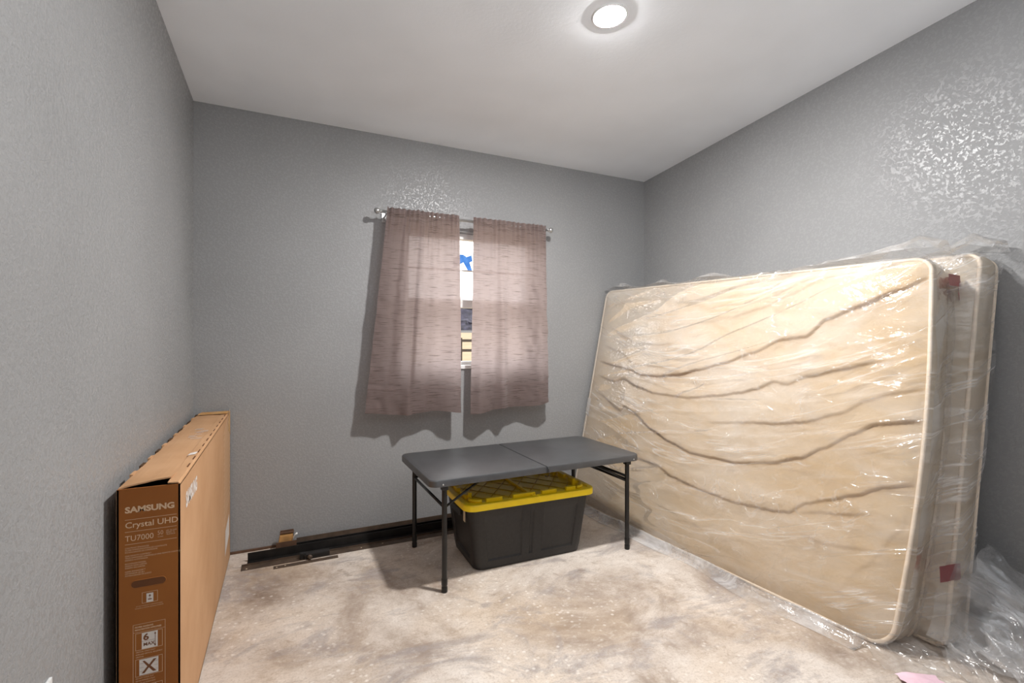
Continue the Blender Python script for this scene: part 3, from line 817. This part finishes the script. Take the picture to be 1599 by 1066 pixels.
def fold_fn(a, b):
    """displacement and browner tone from the sagging pleats"""
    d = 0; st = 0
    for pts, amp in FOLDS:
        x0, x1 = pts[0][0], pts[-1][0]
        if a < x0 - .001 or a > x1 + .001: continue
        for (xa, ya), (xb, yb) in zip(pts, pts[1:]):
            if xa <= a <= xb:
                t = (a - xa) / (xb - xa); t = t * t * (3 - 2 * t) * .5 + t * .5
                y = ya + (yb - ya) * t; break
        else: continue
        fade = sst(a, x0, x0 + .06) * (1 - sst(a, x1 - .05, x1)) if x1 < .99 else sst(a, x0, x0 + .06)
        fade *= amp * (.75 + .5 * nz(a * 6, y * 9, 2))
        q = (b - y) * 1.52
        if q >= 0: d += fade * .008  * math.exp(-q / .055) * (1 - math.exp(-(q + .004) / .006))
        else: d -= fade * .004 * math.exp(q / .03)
        st = max(st, fade * .55 * math.exp(-abs(q + .002) / .006) + fade * .30 * math.exp(-abs(q + .004) / .03))  # browner tone, strongest right at each crease line
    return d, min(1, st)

def build_slab(root, S, mt_front, mt_side, folds, nu, nv, seed):
    bm = bmesh.new(); lay = bm.verts.layers.float.new('crease_tan')
    vs = [.5 - .5 * math.cos(PI * j / nv) if False else j / nv for j in range(nv + 1)]
    # finer rows close to the rounded corners
    vs = sorted(set([0, .004, .010, .018, .03, .045] + [1, .997, .992, .985, .975] + [k / nv for k in range(3, nv - 2)]))
    V = []
    for v in vs:
        row = []
        for i in range(nu + 1):
            u = i / nu; a, b = S.ab(u, v); e = S.edge(u, v)
            k = 1 - math.exp(-e / .05)
            d = .020 * k; st = 0
            if folds:
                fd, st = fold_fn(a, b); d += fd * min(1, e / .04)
            d += k * (.010 * nz(a * 3, b * 3, seed) + .004 * nz(a * 9, b * 14, seed + 3))
            # gathered puckers next to the near piping
            d += .005 * math.exp(-(1 - u) * S.L / .12) * nz(b * 34, a * 5, seed + 8) * min(1, e / .02)
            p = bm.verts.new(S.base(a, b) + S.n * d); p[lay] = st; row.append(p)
        V.append(row)
    for j in range(len(V) - 1):
        for i in range(nu): bm.faces.new((V[j][i], V[j][i + 1], V[j + 1][i + 1], V[j + 1][i]))
    top = obj('top_panel', bm, mt_front, root, True, world=True)
    B = S.boundary(); bm = bmesh.new(); lay = bm.verts.layers.float.new('crease_tan')
    C = S.base(.5, .5); R = []
    for k in range(9):
        t = k / 8; ring = []
        for i, (a, b) in enumerate(B):
            p = S.base(a, b); out = (p - C); out -= S.n * out.dot(S.n); out.normalize()
            p = p - S.n * (S.th * t) + out * (.010 * math.sin(PI * t) + .004 * nz(p.y * 6, p.z * 6, t * 2 + seed) * math.sin(PI * t))
            p.z = max(p.z, .004); p.x = min(p.x, XR - .006)
            ring.append(bm.verts.new(p))
        R.append(ring)
    n = len(B)
    for A, B2 in zip(R, R[1:]):
        for k in range(n): bm.faces.new((A[k], A[(k + 1) % n], B2[(k + 1) % n], B2[k]))
    bm.faces.new(R[-1])
    side = obj('border', bm, mt_side, root, True, world=True, angle=1.0)
    for t in (0, 1):
        bm = bmesh.new(); pts = []
        for a, b in B:
            p = S.base(a, b) - S.n * (S.th * t); p.z = max(p.z, .010); p.x = min(p.x, XR - .012); pts.append(p)
        tube(bm, pts, .0075, 8, closed=True); obj('piping', bm, M_welt, root, True, world=True)
    return top, side

SM = Slab((1.932, 3.025, .006), (2.066, 1.03, .006), (2.246, 3.025, 1.548), (2.333, 1.018, 1.502), .165, .09, .055, .018)
ms = thing('mattress', 'stained cream mattress in clear plastic leaning on the box spring', 'mattress', (2.10, 2.03, 0))
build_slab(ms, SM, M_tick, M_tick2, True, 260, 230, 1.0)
SB = Slab((2.28, 2.99, .006), (2.262, .945, .006), (2.432, 2.99, 1.54), (2.500, .93, 1.515), .135, .05, .04, .0)
bs = thing('box_spring', 'pale box spring in plastic between the mattress and right wall', 'box spring', (2.36, 1.96, 0))
build_slab(bs, SB, M_tick2, M_tick2, False, 40, 60, 6.0)
bm = bmesh.new()
for ring_t in (0,):
    pts = []
    def tg(u, v): 
        a = -.001 + .022 * u; b = .405 + .075 * v; return SM.base(a, b) + SM.n * (.012 + .008 * u + .002 * nz(u * 3, v * 4))
    grid(bm, 4, 6, tg)
obj('care_tag', bm, M_printw, ms, True, world=True)['label'] = 'white care tag'
for P0, w_, h_ in (((2.405, .972, 1.412), .115, .045), ((2.445, .975, 1.36), .03, .05)):
    bm = bmesh.new(); grid(bm, 4, 4, lambda u, v: (P0[0] - w_ / 2 + w_ * u - .006 * v, P0[1] + .01 * u - .004 + .003 * nz(u * 3, v * 3), P0[2] - h_ / 2 + h_ * v)); obj('red_tape', bm, M_red, ms, True, world=True)
bm = bmesh.new(); grid(bm, 5, 5, lambda u, v: (2.18 + .17 * u - .03 * v, .925 + .008 * u - .01 * v, .285 + .07 * v - .025 * u + .012 * nz(u * 3, v * 4, 2))); obj('red_tape', bm, M_red, ms, True, world=True)

def ridge(x, y, z): return 1 - abs(noise.noise(Vector((x, y, z)))) * 2
def cover(root, S, nu, nv, seed, floor_out, mat, wrap_far=.8, depth=1.0):
    """film wrapped over the front, both ends and the top, with a skirt lying out on the floor"""
    Lx = S.L; Hx = S.H; w = S.th
    def pt(s, r):
        a = max(0, min(1, s / Lx)); b = max(0, min(1, r / Hx))
        ex = max(0, -s) + max(0, s - Lx); ey = max(0, r - Hx)
        a2, b2 = S.ab(a, b) if 0 < b < 1 else S.ab(a, max(.0, min(1, b)))
        p = S.base(a2, b2)
        n = .020 - min(w, ex + ey) + .02 * (1 - math.exp(-min(min(a, 1 - a) * Lx, min(b, 1 - b) * Hx) / .05))
        if ex == 0 and ey == 0:
            fd, _ = fold_fn(a, b); n += .5 * fd if S is SM else 0
            k = min(1, min(min(a, 1 - a) * Lx, min(b, 1 - b) * Hx) / .06)
            bend = .18 * (a - .5) ** 2
            n += k * (.0075 * max(0, ridge(a * 1.6 + seed, (b - bend) * 9 + .6 * nz(a * 3, b * 2, seed), seed)) ** 4 + .004 * nz(a * 3, b * 7, seed + 4))
            n += .008 * k * max(0, ridge(a * 2 + b * 2, b * 14 - a * 4, seed + 7)) ** 8
        p = p + S.n * n
        along = (S.c[1] - S.c[0]).normalized()
        if s < 0: p -= along * .012
        if s > Lx: p += along * (.024 + .014 * nz(r * 5, ex * 12, seed))
        if r > Hx: p.z += .010 + .02 * max(0, nz(s * 4, ey * 8, seed))
        if r < 0:
            o = -r; p = p + Vector((-1, 0, 0)) * (o * floor_out * (.8 + .5 * nz(s * 2.2, 0, seed)))
            p.z = .004 + .010 * abs(nz(s * 7, o * 30, seed)) * (1 - o / .16) + .040 * math.exp(-((o - .045) / .026) ** 2) * (.75 + .35 * nz(s * 2.4, 2, seed)) + .008 * max(0, ridge(s * 1.5, o * 26, seed)) ** 3 * (1 - o / .15)
        p.x = min(p.x, XR - .008); p.z = max(p.z, .003); p.y = min(p.y, YB - .012)
        return p
    s0, s1 = -w * wrap_far, Lx + w * depth; r0, r1 = .0, Hx + w * .9
    bm = bmesh.new()
    lay = bm.verts.layers.float_vector.new('flow')
    V = grid(bm, nu, nv, lambda u, v: pt(s0 + (s1 - s0) * u, r0 + (r1 - r0) * v))
    for j, row in enumerate(V):
        for i, q in enumerate(row):
            ss = s0 + (s1 - s0) * i / nu; rr = r0 + (r1 - r0) * j / nv
            q[lay] = Vector((ss, rr - .95 * (ss / Lx - .42) ** 2 + .04 * nz(ss * 2, rr * 2, seed), seed))
    o = obj('plastic_cover', bm, mat, root, True, world=True)
    if floor_out:
        bm = bmesh.new(); grid(bm, nu, 26, lambda u, v: pt(s0 + (Lx + .02 - s0) * u, -.15 + .15 * v)); obj('floor_skirt', bm, M_flap, root, True, world=True)
    return o
cover(ms, SM, 260, 230, 2.0, .85, M_film)
cover(bs, SB, 80, 120, 9.0, .0, M_side, depth=.95)

def top_tent(root, S, peaks, seed, mat, a0=-.01, a1=1.01, base_h=.012):
    """loose film standing up above the top edge"""
    bm = bmesh.new(); w = S.th
    def f(u, v):
        a = a0 + (a1 - a0) * u
        h = base_h + .018 * max(0, nz(a * 9, 1, seed))
        for c, wd, am in peaks:
            h += am * max(0, 1 - abs(a - c) / wd) ** 1.3
        p = S.base(max(0, min(1, a)), 1) + S.n * (.016 - (w + .02) * v)
        p += (S.c[1] - S.c[0]).normalized() * ((a - max(0, min(1, a))) * S.L)
        p.z += .004 + h * math.sin(PI * (.08 + .84 * v)) ** .7 + .010 * nz(a * 22, v * 3, seed + 4)
        p.y += .010 * nz(a * 15, v * 4, seed + 2)
        p.x = min(p.x, XR - .008); p.y = min(p.y, YB - .012)
        return p
    grid(bm, 160, 10, f)
    return obj('plastic_flap', bm, mat, root, True, world=True)
top_tent(ms, SM, [(.06, .12, .06), (.26, .10, .045), (.46, .10, .055), (.80, .22, .03), (.97, .20, .095)], 3.0, M_flap)
top_tent(bs, SB, [(.2, .2, .03), (.6, .3, .02), (.98, .10, .085)], 8.0, M_flap, a1=1.02)

def crumple(root, A0, A1, B0, B1, seed, amp, mat, n=70, sag=0):
    """crumpled sheet between two edges A0-A1 (on the bag) and B0-B1 (out on the floor)"""
    A0, A1, B0, B1 = map(Vector, (A0, A1, B0, B1)); bm = bmesh.new()
    def f(u, v):
        p = (A0 * (1 - u) + A1 * u) * (1 - v) + (B0 * (1 - u) + B1 * u) * v
        p.z -= sag * math.sin(PI * v)
        k = .25 + .75 * math.sin(PI * min(1, v * .9 + .1))
        p += Vector((nz(u * 3, v * 4, seed), nz(u * 4, v * 3, seed + 3), 0)) * amp * .7
        p.z += amp * k * (.9 * ridge(u * 3.6 + .5 * nz(u * 2, v * 2, seed), v * 1.1, seed) + .5 * max(0, ridge(u * 8 + v * 2, v * 1.7, seed + 2)) ** 2 + .15 * nz(u * 14, v * 5, seed))
        p.z = max(p.z, .003 + .003 * nz(u * 20, v * 20)); p.x = min(p.x, XR - .01)
        return p
    grid(bm, n, n, f); return obj('loose_plastic', bm, mat, root, True, world=True)
crumple(bs, (2.28, .93, .02), (2.44, .92, .30), (2.10, .62, .005), (2.52, .55, .01), 1.0, .055, M_loose)
crumple(bs, (2.30, .95, .22), (2.50, .91, .36), (2.50, .62, .06), (2.615, .74, .18), 5.0, .030, M_loose, sag=.02)
crumple(ms, (2.20, .96, .01), (2.34, .93, .14), (2.02, .74, .004), (2.34, .60, .004), 11.0, .040, M_loose)
crumple(ms, (2.02, 1.12, .01), (2.14, 1.0, .05), (1.93, .98, .003), (2.12, .84, .004), 15.0, .020, M_film, 30)
crumple(ms, (2.17, .965, .06), (2.30, .925, .46), (2.30, .70, .01), (2.56, .76, .05), 21.0, .022, M_side, sag=.03)
bm = bmesh.new(); grid(bm, 6, 6, lambda u, v: (2.535 + .04 * u, .70 + .09 * v, .10 + .05 * u + .03 * v + .02 * nz(u * 3, v * 3, 3))); obj('red_tape', bm, M_red, bs, True, world=True)
bm = bmesh.new()
grid(bm, 10, 8, lambda u, v: (1.905 + .125 * u + .012 * nz(v * 4, 1, 1) + .02 * v, .885 - .055 * u + .062 * v + .006 * nz(u * 5, 2, 1), .012 + .006 * nz(u * 3, v * 3, 4) + .006 * math.sin(u * 5)))
pk = obj('paper_scrap', bm, M_pink, None, True); tag(pk, 'pale pink paper scrap on the floor at the mattress foot', 'paper')

# added fill lamp behind the camera, aimed up to brighten the ceiling
fl = bpy.data.lights.new('ceiling_fill', 'AREA'); fl.shape = 'DISK'; fl.size = .7; fl.energy = 36; fl.color = (.92, .96, 1)
fo = bpy.data.objects.new('ceiling_fill', fl); COL.objects.link(fo); fo.location = (.75, -.55, 1.55); fo.rotation_euler = (PI + math.radians(-12), 0, 0)
# ------------------------------------------------------------------ world, camera
wd = bpy.data.worlds.new('overcast'); scene.world = wd; wd.use_nodes = True
wd.node_tree.nodes['Background'].inputs['Color'].default_value = (.985, .99, 1, 1)
wd.node_tree.nodes['Background'].inputs['Strength'].default_value = 5.0
cam = bpy.data.cameras.new('camera'); co = bpy.data.objects.new('camera', cam); COL.objects.link(co)
cam.sensor_width = 36; cam.lens = 753 / 1599 * 36; cam.clip_start = .02
co.location = (0, 0, 1.17); co.rotation_euler = (PI / 2, 0, -math.atan2(.4288, .9034))
scene.camera = co
scene.view_settings.view_transform = 'Standard'
scene.view_settings.look = 'None'
scene.cycles.use_denoising = True
scene.cycles.transparent_max_bounces = 24
scene.cycles.max_bounces = 10
scene.cycles.diffuse_bounces = 6
